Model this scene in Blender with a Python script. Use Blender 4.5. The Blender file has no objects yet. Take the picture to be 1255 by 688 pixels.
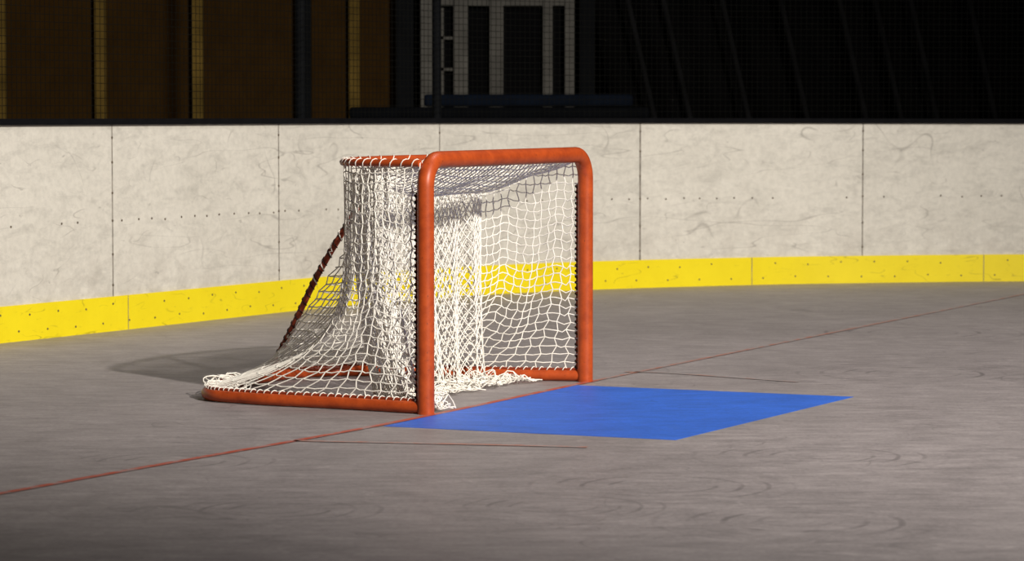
import bpy, math, random
from mathutils import Vector, noise
random.seed(7)
S=bpy.context.scene
S.view_settings.view_transform='Standard'
S.view_settings.look='None'

# ------------------------------------------------------------------ helpers
def link(o,parent=None):
    S.collection.objects.link(o)
    if parent: o.parent=parent
    return o
def empty(name,loc=(0,0,0),rz=0):
    e=bpy.data.objects.new(name,None); e.location=loc; e.rotation_euler=(0,0,rz); e.empty_display_size=.2
    return link(e)
def mesh(name,verts,faces,mat,parent=None,smooth=False,uvs=None):
    m=bpy.data.meshes.new(name); m.from_pydata([tuple(v) for v in verts],[],faces)
    if uvs:
        l=m.uv_layers.new(name='UVMap')
        for p in m.polygons:
            for li in p.loop_indices: l.data[li].uv=uvs[m.loops[li].vertex_index]
    m.materials.append(mat); m.update()
    if smooth:
        for p in m.polygons: p.use_smooth=True
    return link(bpy.data.objects.new(name,m),parent)
def box_data(c,s,V,F):
    b=len(V)
    for dz in(-1,1):
        for dx,dy in((-1,-1),(1,-1),(1,1),(-1,1)):
            V.append((c[0]+dx*s[0]/2,c[1]+dy*s[1]/2,c[2]+dz*s[2]/2))
    F+= [(b,b+3,b+2,b+1),(b+4,b+5,b+6,b+7),(b,b+1,b+5,b+4),(b+1,b+2,b+6,b+5),(b+2,b+3,b+7,b+6),(b+3,b,b+4,b+7)]
def boxes(name,lst,mat,parent=None,bevel=0):
    V=[];F=[]
    for c,s in lst: box_data(c,s,V,F)
    o=mesh(name,V,F,mat,parent)
    if bevel:
        md=o.modifiers.new('b','BEVEL'); md.width=bevel; md.segments=3
    return o
def tubes(name,paths,r,mat,parent=None,res=2,caps=True,cyc=False):
    cu=bpy.data.curves.new(name,'CURVE'); cu.dimensions='3D'; cu.bevel_depth=r; cu.bevel_resolution=res; cu.use_fill_caps=caps
    for p in paths:
        sp=cu.splines.new('POLY'); sp.points.add(len(p)-1)
        for i,q in enumerate(p): sp.points[i].co=(q[0],q[1],q[2],1)
        sp.use_cyclic_u=cyc; sp.use_smooth=True
    t=bpy.data.objects.new(name+'_tmp',cu); S.collection.objects.link(t)
    dg=bpy.context.evaluated_depsgraph_get()
    m=bpy.data.meshes.new_from_object(t.evaluated_get(dg))
    bpy.data.objects.remove(t); bpy.data.curves.remove(cu)
    m.name=name; m.materials.clear(); m.materials.append(mat)
    for p in m.polygons: p.use_smooth=True
    return link(bpy.data.objects.new(name,m),parent)
def cr(pts,n):
    """Catmull-Rom through pts, n samples per span"""
    P=[Vector(p) for p in pts]; P=[P[0]*2-P[1]]+P+[P[-1]*2-P[-2]]; out=[]
    for i in range(1,len(P)-2):
        a,b,c,d=P[i-1:i+3]
        for k in range(n):
            t=k/n
            out.append(.5*((2*b)+(c-a)*t+(2*a-5*b+4*c-d)*t*t+(3*b-a-3*c+d)*t**3))
    out.append(P[-2]); return out
def sample(path,t):
    t=min(max(t,0),1)*(len(path)-1); i=min(int(t),len(path)-2); f=t-i
    return path[i].lerp(path[i+1],f)

# ------------------------------------------------------------------ materials
class NT:
    def __init__(s,name,rough=.6,spec=.3):
        s.m=bpy.data.materials.new(name); s.m.use_nodes=True; s.t=s.m.node_tree; s.b=s.t.nodes['Principled BSDF']
        s.b.inputs['Roughness'].default_value=rough
        s.b.inputs['Specular IOR Level'].default_value=spec
    def n(s,typ,**k):
        x=s.t.nodes.new(typ)
        for a,v in k.items():
            if a in x.inputs: x.inputs[a].default_value=v
            else: setattr(x,a,v)
        return x
    def l(s,a,b): s.t.links.new(a,b)
    def coord(s,kind='Object',scale=(1,1,1),rot=(0,0,0)):
        c=s.n('ShaderNodeTexCoord'); m=s.n('ShaderNodeMapping'); m.inputs['Scale'].default_value=scale; m.inputs['Rotation'].default_value=rot
        s.l(c.outputs[kind],m.inputs['Vector']); return m.outputs[0]
    def noise(s,vec,scale,detail=4,rough=.55,dist=0):
        x=s.n('ShaderNodeTexNoise'); x.inputs['Scale'].default_value=scale; x.inputs['Detail'].default_value=detail
        x.inputs['Roughness'].default_value=rough; x.inputs['Distortion'].default_value=dist
        s.l(vec,x.inputs['Vector']); return x.outputs['Fac']
    def ramp(s,f,stops):
        r=s.n('ShaderNodeValToRGB'); e=r.color_ramp.elements
        while len(e)<len(stops): e.new(.5)
        for i,(p,c) in enumerate(stops):
            e[i].position=p; e[i].color=c if len(c)==4 else (*c,1)
        s.l(f,r.inputs[0]); return r.outputs[0]
    def g(s,f,stops): return s.ramp(f,[(p,(v,v,v)) for p,v in stops])
    def mix(s,f,a,b,mode='MIX'):
        m=s.n('ShaderNodeMix'); m.data_type='RGBA'; m.blend_type=mode
        for sock,v in ((m.inputs[0],f),(m.inputs[6],a),(m.inputs[7],b)):
            if isinstance(v,(int,float)): sock.default_value=v
            elif isinstance(v,tuple): sock.default_value=(*v,1) if len(v)==3 else v
            else: s.l(v,sock)
        return m.outputs[2]
    def math(s,op,a,b=0):
        m=s.n('ShaderNodeMath'); m.operation=op
        for i,v in enumerate((a,b)):
            if isinstance(v,(int,float)): m.inputs[i].default_value=v
            else: s.l(v,m.inputs[i])
        return m.outputs[0]
    def color(s,c):
        if isinstance(c,tuple): s.b.inputs['Base Color'].default_value=(*c,1)
        else: s.l(c,s.b.inputs['Base Color'])
    def bump(s,h,st=.3,d=.01):
        b=s.n('ShaderNodeBump'); b.inputs['Strength'].default_value=st; b.inputs['Distance'].default_value=d
        s.l(h,b.inputs['Height']); s.l(b.outputs[0],s.b.inputs['Normal'])
    def scratches(s,vec,scale,w,maskscale,lo=.55,dist=.6):
        n=s.noise(vec,scale,1.5,.4,dist)
        d=s.math('ABSOLUTE',s.math('SUBTRACT',n,.5))
        line=s.g(d,[(0,1),(w,0)])
        mk=s.g(s.noise(vec,maskscale,2),[(lo,0),(lo+.08,1)])
        return s.math('MULTIPLY',line,mk)

def plain(name,col,rough=.6,var=.25,scale=12,spec=.3):
    k=NT(name,rough,spec); v=k.coord()
    f=k.noise(v,scale,5)
    a=tuple(c*(1-var) for c in col); b=tuple(min(1,c*(1+var)) for c in col)
    k.color(k.ramp(f,[(.3,a),(.7,b)])); return k.m

def floor_color(k,base,amt=1.0):
    v=k.coord()
    big=k.noise(v,.45,5,.6,.6)
    streak=k.noise(k.coord(scale=(.8,2.4,1),rot=(0,0,math.radians(-25))),4.5,7,.72)
    smudge=k.noise(k.coord(scale=(1,1,1),rot=(0,0,.9)),2.2,6,.7,1.5)
    fine=k.noise(v,45,4,.75)
    c=k.mix(k.g(big,[(.3,0),(.7,1)]),tuple(x*.86 for x in base),tuple(x*1.1 for x in base))
    c=k.mix(.68*amt,c,k.g(streak,[(.3,.62),(.7,1.33)]),'MULTIPLY')
    c=k.mix(.42*amt,c,k.g(smudge,[(.32,.60),(.62,1.14)]),'MULTIPLY')
    c=k.mix(.5*amt,c,k.g(fine,[(.3,.6),(.7,1.4)]),'MULTIPLY')
    s1=k.scratches(v,1.3,.008,.9,.52,1.2)
    s2=k.scratches(k.coord(scale=(1,1.6,1),rot=(0,0,.7)),2.6,.010,1.3,.53,1.0)
    c=k.mix(k.math('MULTIPLY',s1,.48*amt),c,tuple(x*.40 for x in base))
    c=k.mix(k.math('MULTIPLY',s2,.42*amt),c,tuple(x*.45 for x in base))
    s3=k.scratches(k.coord(scale=(.6,2.5,1),rot=(0,0,.3)),3,.014,1.1,.48)
    c=k.mix(k.math('MULTIPLY',s3,.4*amt),c,tuple(min(1,x*1.6) for x in base))
    return c,streak,v

FLOOR=(.292,.260,.264)
k=NT('floor_mat',.5,.3); c,st,v=floor_color(k,FLOOR)
# black wheel-scuff swirls: ring arcs worn into the sport floor
def swirl(k,c,cx,cy,r0,freq,rad):
    m=k.n('ShaderNodeMapping'); m.inputs['Location'].default_value=(-cx,-cy,0)
    t=k.n('ShaderNodeTexCoord'); k.l(t.outputs['Object'],m.inputs[0])
    ln=k.n('ShaderNodeVectorMath'); ln.operation='LENGTH'; k.l(m.outputs[0],ln.inputs[0])
    d=k.math('ADD',ln.outputs['Value'],k.math('MULTIPLY',k.noise(m.outputs[0],2.5,3),.06))
    s=k.math('SINE',k.math('MULTIPLY',d,freq))
    ln2=k.g(s,[(.70,0),(.98,1)])
    fall=k.g(d,[(0,0),(r0,1),(rad,0)])
    br=k.g(k.noise(m.outputs[0],4.0,3,.6),[(.44,0),(.58,1)])
    f=k.math('MULTIPLY',k.math('MULTIPLY',ln2,fall),br)
    return k.mix(k.math('MULTIPLY',f,.60),c,(.08,.07,.072))
for a_ in ((.58,11.6,.3,60,.75),(.15,11.0,.25,75,.6),(-.85,10.9,.25,66,.55),(1.3,12.6,.3,58,.7),(1.0,10.6,.3,50,.7),(2.2,16.5,.4,50,.9),(-1.4,12.4,.25,60,.6),(2.6,19.5,.5,45,1.0)): c=swirl(k,c,*a_)
k.color(c); k.bump(st,.25,.004); m_floor=k.m
k=NT('blue_paint',.5,.3); c,st,v=floor_color(k,(.030,.138,.64),.75)
wear=k.g(k.noise(v,9,6,.75),[(.57,0),(.70,1)])
c=k.mix(k.math('MULTIPLY',wear,.35),c,(.10,.18,.44)); k.color(c); k.bump(st,.25,.003); m_blue=k.m
def redpaint(name,lo,red):
    k=NT(name,.5,.3); v=k.coord()
    c=k.mix(k.noise(v,6,4),tuple(x*1.0 for x in FLOOR),tuple(x*1.2 for x in FLOOR))
    w=k.g(k.noise(v,7,7,.8),[(lo,0),(lo+.15,1)])
    c=k.mix(w,c,red); k.color(c); return k.m
m_red=redpaint('worn_red_paint',.36,(.42,.075,.04)); m_red2=redpaint('faded_red_paint',.42,(.40,.16,.115)); m_red3=redpaint('ghost_red_paint',.47,(.38,.20,.16))

k=NT('board_white',.5,.3)
uv=k.coord('UV'); 
sep=k.n('ShaderNodeSeparateXYZ'); k.l(uv,sep.inputs[0])
pid=k.math('FLOOR',k.math('DIVIDE',sep.outputs[0],2.0))
wn=k.n('ShaderNodeTexWhiteNoise'); wn.noise_dimensions='1D'; k.l(pid,wn.inputs['W'])
c=k.mix(k.noise(uv,1.3,6,.65),(.55,.52,.46),(.77,.735,.665))
c=k.mix(1,c,k.g(wn.outputs[0],[(0,.93),(1,1.0)]),'MULTIPLY')
c=k.mix(.55,c,k.g(k.noise(uv,22,5,.75),[(.3,.76),(.6,1.05)]),'MULTIPLY')
c=k.mix(.45,c,k.g(k.noise(k.coord('UV',scale=(1.2,3,1)),3.2,7,.75,.6),[(.33,.62),(.52,1.03)]),'MULTIPLY')
a=k.scratches(k.coord('UV',rot=(0,0,.5)),1.6,.006,1.7,.53,.12)
b=k.scratches(k.coord('UV',rot=(0,0,-.6),scale=(1,2.2,1)),2.6,.008,2.3,.55,.12)
d=k.scratches(k.coord('UV',scale=(.35,2.8,1)),2.6,.009,1.1,.52,.1)
e=k.scratches(k.coord('UV',rot=(0,0,1.1),scale=(3,.5,1)),2.0,.010,2.0,.55,.1)
for s_,w_ in ((a,.5),(b,.48),(d,.45),(e,.38)): c=k.mix(k.math('MULTIPLY',s_,w_),c,(.18,.16,.145))
puck=k.g(k.noise(k.coord('UV',scale=(1,1.6,1)),11,3,.6),[(.68,0),(.73,1)])
c=k.mix(k.math('MULTIPLY',puck,.45),c,(.22,.20,.18))
gr=k.math('MULTIPLY',k.g(sep.outputs[1],[(.2,1),(.7,0)]),k.g(k.noise(uv,4,6,.7),[(.43,0),(.73,.6)]))
c=k.mix(gr,c,(.36,.32,.28)); k.color(c); k.bump(k.noise(uv,3,3),.12,.01); m_board=k.m
k=NT('kick_yellow',.4,.35); uv=k.coord('UV')
c=k.mix(k.noise(uv,2.5,5,.7),(.74,.58,.006),(.90,.74,.014))
a=k.scratches(k.coord('UV',scale=(1,3,1),rot=(0,0,.2)),3.2,.012,2.5,.51,.3)
c=k.mix(k.math('MULTIPLY',a,.55),c,(.18,.14,.02))
sc=k.g(k.noise(k.coord('UV',scale=(1,4,1)),7,6,.8),[(.60,0),(.70,.65)])
c=k.mix(sc,c,(.42,.34,.03)); k.color(c); m_yel=k.m
k=NT('orange_enamel',.4,.35); v=k.coord()
c=k.mix(k.g(k.noise(v,14,6,.7),[(.35,0),(.65,1)]),(.32,.045,.009),(.46,.072,.013))
c=k.mix(k.g(k.noise(v,45,5,.8),[(.62,0),(.68,.8)]),c,(.09,.025,.012)); k.color(c); m_orange=k.m
k=NT('dark_red_enamel',.5,.3); v=k.coord()
k.color(k.mix(k.noise(v,30,4),(.14,.022,.010),(.32,.05,.018))); m_dred=k.m
m_net=plain('white_cord',(.84,.80,.73),.8,.12,30)
m_lace=plain('black_cord',(.03,.018,.016),.8)
m_black=plain('black_cap',(.004,.004,.005),.8,.25,12,.06)
m_seam=plain('seam_dark',(.19,.165,.14),.8,.5,20)
m_bolt=plain('bolt_dark',(.10,.075,.05),.5)
m_mesh=plain('black_net_cord',(.006,.006,.005),.9,.2,5,.05)
m_steel=plain('dark_steel',(.004,.0045,.0055),.8,.2,5,.06)
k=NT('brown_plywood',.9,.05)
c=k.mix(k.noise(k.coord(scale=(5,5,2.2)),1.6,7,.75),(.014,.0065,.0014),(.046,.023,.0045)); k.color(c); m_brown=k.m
m_stud=plain('stud_timber',(.115,.073,.016),.9,.35,3,.05)
m_trim=plain('grey_white_trim',(.095,.090,.080),.8,.25,4,.1)
m_void=plain('dark_opening',(.0015,.0015,.0019),.8,.2,5,.05)  # near-black colour painted for the darkness inside the door openings
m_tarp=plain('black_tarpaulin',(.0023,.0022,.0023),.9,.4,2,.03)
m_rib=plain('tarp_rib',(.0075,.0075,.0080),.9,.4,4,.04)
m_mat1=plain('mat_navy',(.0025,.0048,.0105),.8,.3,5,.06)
m_mat2=plain('mat_black',(.0018,.0022,.0032),.8,.3,5,.05)

# ------------------------------------------------------------------ floor & markings
mesh('floor',[(-30,-12,0),(32,-12,0),(32,32,0),(-30,32,0)],[(0,1,2,3)],m_floor)
def slab(name,pts,z,mat):
    n=len(pts); V=[(x,y,z) for x,y in pts]+[(x,y,0.0005) for x,y in pts]
    F=[tuple(range(n))]+[(i,i+n,(i+1)%n+n,(i+1)%n) for i in range(n)]
    return mesh(name,V,F,mat)
slab('goal_crease',[(.718,13.195),(1.722,15.159),(.330,15.79),(-.589,13.767)],.002,m_blue)
def stripe(name,pts,w,z,mat):
    P=cr([(x,y,0) for x,y in pts],8); L=[];R=[]
    for i,p in enumerate(P):
        t=(P[min(i+1,len(P)-1)]-P[max(i-1,0)]).normalized(); nn=Vector((-t.y,t.x,0))
        L.append(p+nn*w/2); R.append(p-nn*w/2)
    V=[(q.x,q.y,z) for q in L]+[(q.x,q.y,z) for q in R]; n=len(P)
    return mesh(name,V,[(i,i+n,i+n+1,i+1) for i in range(n-1)],mat)
gl=empty('goal_line')
o=stripe('painted_line',[(-4.6,6.2),(-1.937,11.357),(-.62,13.78),(.4466,16.06)],.042,.003,m_red); o.parent=gl
o=stripe('painted_line_worn',[(.4466,16.06),(1.50,18.27),(3.651,22.75),(4.2,23.9)],.034,.003,m_red2); o.parent=gl
stripe('crease_outline',[(-.956,13.16),(-.1,13.0),(.324,12.91)],.045,.003,m_red2)
stripe('crease_outline',[(.62,16.58),(.8617,16.50),(1.522,15.97)],.04,.003,m_red3)

# ------------------------------------------------------------------ rink boards
base=[(-9.6,7.0),(-5.3,14.75),(-3.165,18.61),(-2.530,19.76),(-1.869,21.0),(-1.247,22.08),(-.425,23.2),(.668,24.06),(1.958,24.68),(2.969,24.97),(4.30,25.2),(6.0,25.2),(7.8,24.8),(10.5,23.6),(16,21)]
raw=cr([(x,y,0) for x,y in base],24)
cum=[0]
for i in range(1,len(raw)): cum.append(cum[-1]+(raw[i]-raw[i-1]).length)
import bisect
def at(s):
    i=min(max(bisect.bisect(cum,s)-1,0),len(raw)-2); f=(s-cum[i])/(cum[i+1]-cum[i])
    p=raw[i].lerp(raw[i+1],f)
    a=raw[max(i-1,0)]; b=raw[min(i+2,len(raw)-1)]
    t=(b-a).normalized(); return p,t,Vector((t.y,-t.x,0))
def s_near(x,y): 
    j=min(range(len(raw)),key=lambda i:(raw[i].x-x)**2+(raw[i].y-y)**2); return cum[j]
TOT=cum[-1]; s0=s_near(-2.60,19.63)
sR=s_near(4.3,25.2); sL=s_near(-3.165,18.61)
def top(s): 
    f=min(max((s-sL)/(sR-sL),0),1); return 1.347-.030*f
boards=empty('rink_boards')
uoff=-s0+20
def strip(name,off_in,off_out,z0,z1,mat,ds=.1):
    n=int(TOT/ds); V=[];F=[];U=[]
    for i in range(n+1):
        s=TOT*i/n; p,t,nn=at(s)
        a=z0(s) if callable(z0) else z0; b=z1(s) if callable(z1) else z1
        for o,z in((off_in,a),(off_in,b),(-off_out,b),(-off_out,a)):
            q=p+nn*o; V.append((q.x,q.y,z)); U.append((s+uoff,z if o==off_in else z+.05))
    for i in range(n):
        for j in range(4):
            A=4*i+j;B=4*i+(j+1)%4; F.append((A,A+4,B+4,B))
    F+=[(0,1,2,3),(4*n+3,4*n+2,4*n+1,4*n)]
    return mesh(name,V,F,mat,boards,uvs=U)
strip('panels',0,.03,.0,top,m_board)
strip('kick_plate',.014,0,0.0,.226,m_yel)
strip('cap_rail',.025,.07,top,lambda s:top(s)+.04,m_black)
V=[];F=[]
def vstrip(s,w,z0,z1,off):
    b=len(V)
    for ds in(-w/2,w/2):
        p,t,nn=at(s+ds); q=p+nn*off
        V.append((q.x,q.y,z0)); V.append((q.x,q.y,z1))
    F.append((b,b+2,b+3,b+1))
for i in range(-6,12):
    s=s0+i*2.0
    if 0<s<TOT: vstrip(s,.013 if i==3 else .009,.226,top(s),.002)
for s in (s_near(-2.53,19.76),s_near(1.945,24.68),s_near(3.95,25.15),s_near(-.4,23.2),s_near(-5,15.3)): vstrip(s,.006,.002,.226,.0155)
mesh('panel_seams',V,F,m_seam,boards)
V=[];F=[]
def bolt(s,z,r,off):
    p,t,nn=at(s); b=len(V); c=p+nn*(off+.003)
    for k_ in range(8):
        a=k_*math.pi/4; q=c+t*math.cos(a)*r; V.append((q.x,q.y,z+math.sin(a)*r))
    for k_ in range(8):
        a=k_*math.pi/4; q=p+nn*off+t*math.cos(a)*r; V.append((q.x,q.y,z+math.sin(a)*r))
    F.append(tuple(range(b,b+8)))
    for k_ in range(8): F.append((b+k_,b+8+k_,b+8+(k_+1)%8,b+(k_+1)%8))
s=.2
while s<TOT-.2:
    if random.random()<.75: bolt(s+random.uniform(-.02,.02),.715+random.uniform(-.006,.006),.0075,0)
    s+=.165
s=.1
while s<TOT-.2:
    bolt(s,.06+random.uniform(-.008,.008),.007,.014)
    if random.random()<.8: bolt(s+.11,.17+random.uniform(-.01,.01),.007,.014)
    s+=.29
for i in range(-6,12):
    s=s0+i*2.0
    if .1<s<TOT-.1:
        for z in (.3,.5,.72,.9,1.1,1.26):
            bolt(s+.0,z,.009,0)
mesh('bolts',V,F,m_bolt,boards)

# protective netting over boards
netg=empty('protective_netting')
paths=[]
sa=s_near(-5.3,14.75)+1; sb=s_near(7.8,24.8)
s=sa
while s<sb:
    p,t,nn=at(s); q=p-nn*.04
    paths.append([(q.x,q.y,top(s)+.04),(q.x,q.y,4.2)]); s+=.048
for j in range(60):
    z=1.42+j*.048; row=[]
    s=sa
    while s<sb:
        p,t,nn=at(s); q=p-nn*.04; row.append((q.x,q.y,z)); s+=.25
    paths.append(row)
tubes('mesh_cords',paths,.0018,m_mesh,netg,res=0,caps=False)
pp=[]
for (x,y) in ((-1.42,21.78),(-.50,23.1),(-4.6,16.1)):
    p,t,nn=at(s_near(x,y)); q=p-nn*.10
    pp.append([(q.x,q.y,0),(q.x,q.y,4.3)])
tubes('net_posts',pp,.035,m_steel,netg,res=4)

# ------------------------------------------------------------------ background hall
bx=lambda px:(px-627.5)*.00784
wb=empty('wall_back')
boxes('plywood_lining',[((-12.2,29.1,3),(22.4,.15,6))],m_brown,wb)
st=[((x,28.98,3),(.10,.10,6)) for x in (-3.94,-3.01,-1.51,-4.90,-5.83,-6.77,-7.7,-8.6)]
boxes('timber_studs',st,m_stud,wb)
boxes('dark_columns',[((-1.98,28.95,3),(.12,.16,6)),((-1.02,28.93,3),(.16,.2,6)),((.72,28.93,3),(.14,.2,6))],m_steel,wb)
dg=empty('door_1',(-.15,29.0,0))
fr=[]
def pxb(x0,x1,z0,z1,y,d): return (((bx(x0)+bx(x1))/2+.15,y,(z0+z1)/2),(bx(x1)-bx(x0),d,z1-z0))
fr+=[pxb(516,530,0,3,0,.1),pxb(556,574,0,3,0,.1),pxb(600,617,0,3,0,.1),pxb(665,677,0,3,0,.1),pxb(692,704,0,3,0,.1)]
fr+=[pxb(530,704,2.42,2.62,.01,.08),pxb(677,692,1.3,1.45,.01,.08)]
boxes('frame',fr,m_trim,dg,.008)
boxes('panels',[pxb(512,708,0,3.0,.08,.04)],m_void,dg)  # dark sheet stands in for the shade behind the frame
boxes('glazing_bars',[pxb(530,556,1.8,1.83,0,.03),pxb(530,556,2.1,2.13,0,.03),pxb(541,544,0,2.4,0,.03)],m_trim,dg)
tw=empty('tarpaulin_wall')
V=[];F=[];nx=260
lean=.23
for j in range(2):
    z=j*6.0
    for i in range(nx+1):
        x=.75+i*.065; V.append((x-lean*(z-1.4) if i>0 else x,29.1+.07*math.sin(i*.9)+.04*math.sin(i*.37),z))
for i in range(nx): F.append((i,i+1,i+nx+2,i+nx+1))
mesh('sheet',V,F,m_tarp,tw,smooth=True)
rp=[];x=1.35
while x<15:
    rp.append([(x+lean*1.4,28.92,0),(x-lean*4.6,28.92,6)]); x+=.34 if int(x*10)%2 else .56
tubes('ribs',rp,.028,m_rib,tw,res=3)
boxes('backing',[((9,29.5,3),(22,.1,6))],m_tarp,tw)
ms=empty('gym_mat_stack')
l1=[];l2=[];z=0
for i in range(14):
    h=.112; w=2.76-abs(random.gauss(0,.05))-(.9 if i==13 else 0); o=random.uniform(-.04,.04)+(.2 if i==13 else 0)
    (l1 if i%2 else l2).append(((-.08+o,27.2+random.uniform(-.03,.03),z+h/2),(w,1.2,h*.97))); z+=h
boxes('mats_navy',l1,m_mat1,ms,.03); boxes('mats_black',l2,m_mat2,ms,.03)

# ------------------------------------------------------------------ hockey goal  (local x = along goal line, y = depth, z up)
goal=empty('hockey_goal',(-.410,14.315,0),math.atan2(.9045,.4264))
W=1.875; R=.041; ZC=1.21; rb=.13
path=[Vector((0,0,0.0))]
path+=[Vector((0,0,z)) for z in (.3,.6,.9)]
for i in range(13):
    a=math.pi/2*i/12; path.append(Vector((rb-rb*math.cos(a),0,ZC-rb+rb*math.sin(a))))
path+=[Vector((W*f,0,ZC)) for f in (.3,.5,.7)]
for i in range(13):
    a=math.pi/2*i/12; path.append(Vector((W-rb+rb*math.sin(a),0,ZC-rb+rb*math.cos(a))))
path+=[Vector((W,0,z)) for z in (.9,.6,.3,0)]
tubes('front_frame',[path],R,m_orange,goal,res=8)
ZS=1.195
shelf=[(0,.03),(.03,.28),(.11,.47),(.35,.61),(.93,.70),(1.52,.61),(1.765,.47),(1.845,.28),(W,.03)]
basep=[(0,.03),(.03,.5),(.05,1.0),(.22,1.34),(1.06,1.50),(1.54,1.38),(1.69,1.0),(1.745,.5),(W,.03)]
TS=cr([(a,d,ZS) for a,d in shelf],16); BS=cr([(a,d,.032) for a,d in basep],16)
tubes('top_shelf_bar',[TS],.018,m_orange,goal,res=4)
tubes('base_frame',[BS],.030,m_orange,goal,res=6)
stan=cr([(.93,.70,ZS),(.98,.92,.90),(1.02,1.14,.60),(1.05,1.32,.30),(1.08,1.49,.035)],10)
tubes('back_stanchion',[stan],.016,m_dred,goal,res=4)
# arclength re-parameterisation of the shelf curve so net cells are even
cs=[0]
for i in range(1,len(TS)): cs.append(cs[-1]+(TS[i]-TS[i-1]).length)
def umap(u):
    s=u*cs[-1]; i=min(max(bisect.bisect(cs,s)-1,0),len(cs)-2)
    return (i+(s-cs[i])/(cs[i+1]-cs[i]))/(len(cs)-1)
def cl(a): return min(1.0,max(0.0,a))
def nz3(x,y,z): return noise.noise(Vector((x,y,z)))
def outer(u,v):
    u=umap(u); t=v; A=sample(TS,u); B=sample(BS,u)
    du=abs(u-.5)
    n=1.1+4.6*min(1,(du/.10)) if du<.10 else 5.7
    if du>.30: n=5.7-3.6*min(1,(du-.30)/.15)
    w=t**n
    x=A.x+(B.x-A.x)*w; y=A.y+(B.y-A.y)*w; z=A.z+(B.z+.03-A.z)*t
    amp=math.sin(math.pi*cl(t))*(1 if .03<u<.97 else .3)
    g=nz3(u*9,t*1.4,3.1)*.045+nz3(u*26,t*.9,8)*.020
    x+=g*amp*.6; y+=g*amp
    z-=.045*amp*abs(math.sin(u*math.pi*6+1))+nz3(u*14,t*6,5.5)*.012*amp
    return Vector((x,y,max(.01,z)))
def net_grid(f,nu,nv,jit=.14,zig=0.0,sub=2,sag=.10):
    P=[];jt={}
    def node(i,j):
        if (i,j) not in jt:
            k_=0 if i in(0,nu) or j in (0,nv) else 1
            jt[(i,j)]=(random.uniform(-jit,jit)*k_,random.uniform(-jit,jit)*k_)
        a,b=jt[(i,j)]
        return i+a+(zig if (i+j)%2 else -zig), j+b
    def pt(a,b): return f(cl(a/nu),cl(b/nv))
    for i in range(nu+1):
        row=[]
        for j in range(nv):
            a,b=node(i,j); c,d=node(i,j+1)
            for q in range(sub): row.append(pt(a+(c-a)*q/sub,b+(d-b)*q/sub))
        row.append(pt(*node(i,nv))); P.append(row)
    for j in range(nv+1):
        row=[]
        for i in range(nu):
            a,b=node(i,j); c,d=node(i+1,j)
            for q in range(sub): row.append(pt(a+(c-a)*q/sub,b+(d-b)*q/sub+sag*math.sin(math.pi*q/sub)))
        row.append(pt(*node(nu,j))); P.append(row)
    return P
def net_diamond(f,nu,nv,jit=.06,sub=2):
    P=[];jt={}
    def jj(i,j):
        if (i,j) not in jt: jt[(i,j)]=(random.uniform(-jit,jit),random.uniform(-jit,jit))
        return jt[(i,j)]
    for i in range(nu):
        for sgn in (0,1):
            pts=[]
            for j in range(nv+1):
                idx=2*i+(j%2) if sgn==0 else 2*i+2-(j%2)
                x,y=jj(idx,j); pts.append((idx/2+x,j+y))
            row=[]
            for j in range(nv):
                for q in range(sub):
                    a=pts[j][0]+(pts[j+1][0]-pts[j][0])*q/sub; b=pts[j][1]+(pts[j+1][1]-pts[j][1])*q/sub
                    row.append(f(cl(a/nu),cl(b/nv)))
            row.append(f(cl(pts[-1][0]/nu),cl(pts[-1][1]/nv))); P.append(row)
    return P
tubes('outer_net',net_grid(outer,62,26,zig=.12,jit=.09,sag=.12),.0032,m_net,goal,res=1,caps=False)
def shelfnet(u,v):
    u2=umap(u)
    A=sample(TS,u2); F_=Vector((R*.6+(W-R*1.2)*u,.035,ZC-.01))
    p=F_.lerp(A,v)
    m=max(0,math.sin(math.pi*v))**.8*max(0,math.sin(math.pi*u))**.7
    p.z-=m*(.17+.05*nz3(u*5,v*3,1)); return p
tubes('shelf_net',net_grid(shelfnet,40,13),.0030,m_net,goal,res=1,caps=False)
CP=cr([(.05,.28,0),(.13,.44,0),(.40,.55,0),(.93,.60,0),(1.28,.58,0),(1.66,.50,0)],16)
def curtain(u,v,off=0,ph=0):
    p=sample(CP,u); L=1.5*v
    hang=ZS-.03-.05*math.sin(u*math.pi)
    drop=min(L,hang-.02)
    t=drop/hang
    fold=(math.sin(u*58+ph+2*nz3(u*5,0,ph))*.028+math.sin(u*23+1+ph)*.022+nz3(u*30,t*.8,4+ph)*.02)*(.3+.7*t)
    fwd=.20*(1-.85*u)
    x=p.x+.4*fold*math.cos(u*40)-.03*u*t; y=p.y-off-max(0,fwd-off*.5)*t*t+fold
    z=ZS-.01-.05*math.sin(u*math.pi)-drop
    if L>hang-.02:
        e=L-(hang-.02)
        y-=e*(.40+.35*u)+.05*nz3(u*20,e*10,2+ph); x+=.10*nz3(u*14,e*9,7+ph)+e*.35
        z=.012+.07*abs(nz3(u*22,e*14,9+ph))*(1+.5*math.sin(u*30))
    return Vector((x,y,max(z,.006)))
tubes('hanging_curtain_net',net_diamond(curtain,62,40)+net_diamond(lambda u,v:curtain(u*.96,v*.93,.05,2.3),40,36),.0031,m_net,goal,res=1,caps=False)
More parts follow.
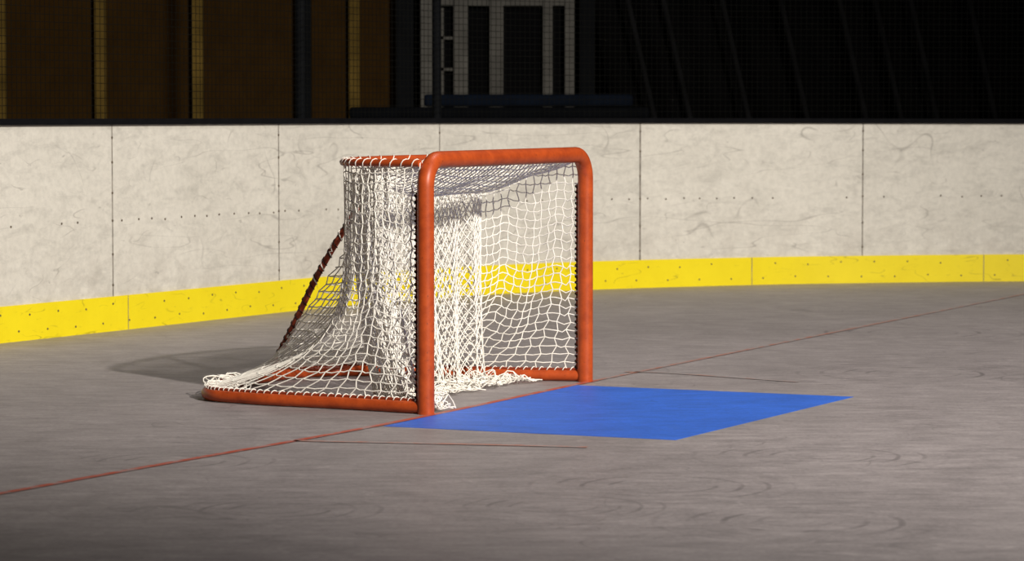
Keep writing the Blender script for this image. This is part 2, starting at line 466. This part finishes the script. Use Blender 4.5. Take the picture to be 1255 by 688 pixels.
def helix(pathpts,r,pitch,seg=8,t0=0,t1=1):
    L=[0]
    for i in range(1,len(pathpts)): L.append(L[-1]+(pathpts[i]-pathpts[i-1]).length)
    tot=L[-1]; n=int(tot*(t1-t0)/pitch*seg); out=[]
    for i in range(n+1):
        s=t0+(t1-t0)*i/n; p=sample(pathpts,s); q=sample(pathpts,min(1,s+.01)); q0=sample(pathpts,max(0,s-.01)); t=(q-q0).normalized()
        up=Vector((0,0,1)) if abs(t.z)<.8 else Vector((1,0,0))
        a=t.cross(up).normalized(); b=a.cross(t); an=2*math.pi*i/seg
        out.append(p+a*math.cos(an)*r+b*math.sin(an)*r)
    return out
BL=[p+Vector((0,0,.034)) for p in BS]
tubes('base_lacing_rod',[BL],.006,m_dred,goal,res=2)
tubes('base_lacing',[helix(BL,.011,.045)],.0026,m_net,goal,res=1)
tubes('shelf_lacing',[helix(TS,.020,.08)],.0026,m_net,goal,res=1)
tubes('stanchion_lacing',[helix(stan,.0185,.05)],.003,m_lace,goal,res=1)
tubes('stanchion_net_cord',[helix(stan,.020,.085,t1=.55)],.003,m_net,goal,res=1)
rails=[[Vector((x,.048,z)) for z in [.05+i*.1 for i in range(11)]] for x in (0,W)]
rails.append([Vector((x,.045,ZC-.025)) for x in [.15+i*(W-.3)/12 for i in range(13)]])
tubes('lacing_rails',rails,.006,m_dred,goal,res=2)
tubes('post_lacing',[helix(r_,.010,.03) for r_ in rails[:2]],.0036,m_lace,goal,res=1)
tubes('crossbar_lacing',[helix(rails[2],.012,.05)],.003,m_net,goal,res=1)
def bundle(u,v):
    p=sample(BS,.355+.11*u); a=v*2*math.pi
    r=(.030+.03*nz3(u*9,v*4,1))*(.4+math.sin(cl(u)*math.pi))
    return Vector((p.x+math.cos(a)*r*1.8,p.y-.06+math.sin(a)*r*1.5,max(.006,.06+math.sin(a+.5)*r*.8)))
tubes('net_bundle',net_grid(bundle,16,8,jit=.35),.0034,m_net,goal,res=1,caps=False)

# ------------------------------------------------------------------ lights
def aim(o,t):
    d=Vector(t)-o.location; o.rotation_euler=d.to_track_quat('-Z','Y').to_euler()
ld=bpy.data.lights.new('arena_floodlight','SPOT'); ld.energy=40500; ld.spot_size=math.radians(36); ld.spot_blend=.95; ld.shadow_soft_size=.3; ld.color=(1,.945,.855)
lo=link(bpy.data.objects.new('arena_floodlight',ld)); lo.location=(11.9,-4.0,12.0); aim(lo,(1.2,17.8,.3))
for i,(x,y,e) in enumerate(((2.0,17,170),(4,10,70))):  # unseen area lamps added overhead as soft fill
    ad=bpy.data.lights.new('overhead_fill','AREA'); ad.shape='RECTANGLE'; ad.size=2.5; ad.size_y=2.5; ad.energy=e; ad.color=(1,.95,.92)
    ao=link(bpy.data.objects.new('overhead_fill',ad)); ao.location=(x,y,8)
w=bpy.data.worlds.new('World'); S.world=w; w.use_nodes=True
w.node_tree.nodes['Background'].inputs[0].default_value=(.60,.55,.52,1); w.node_tree.nodes['Background'].inputs[1].default_value=.05

# ------------------------------------------------------------------ camera
cd=bpy.data.cameras.new('camera'); cd.lens=106.1; cd.sensor_width=36
cam=link(bpy.data.objects.new('camera',cd)); cam.location=(0,0,1.47); cam.rotation_euler=(math.radians(90-3.325),0,0)
cd.dof.use_dof=True; cd.dof.focus_distance=15.2; cd.dof.aperture_fstop=4.5
S.camera=cam
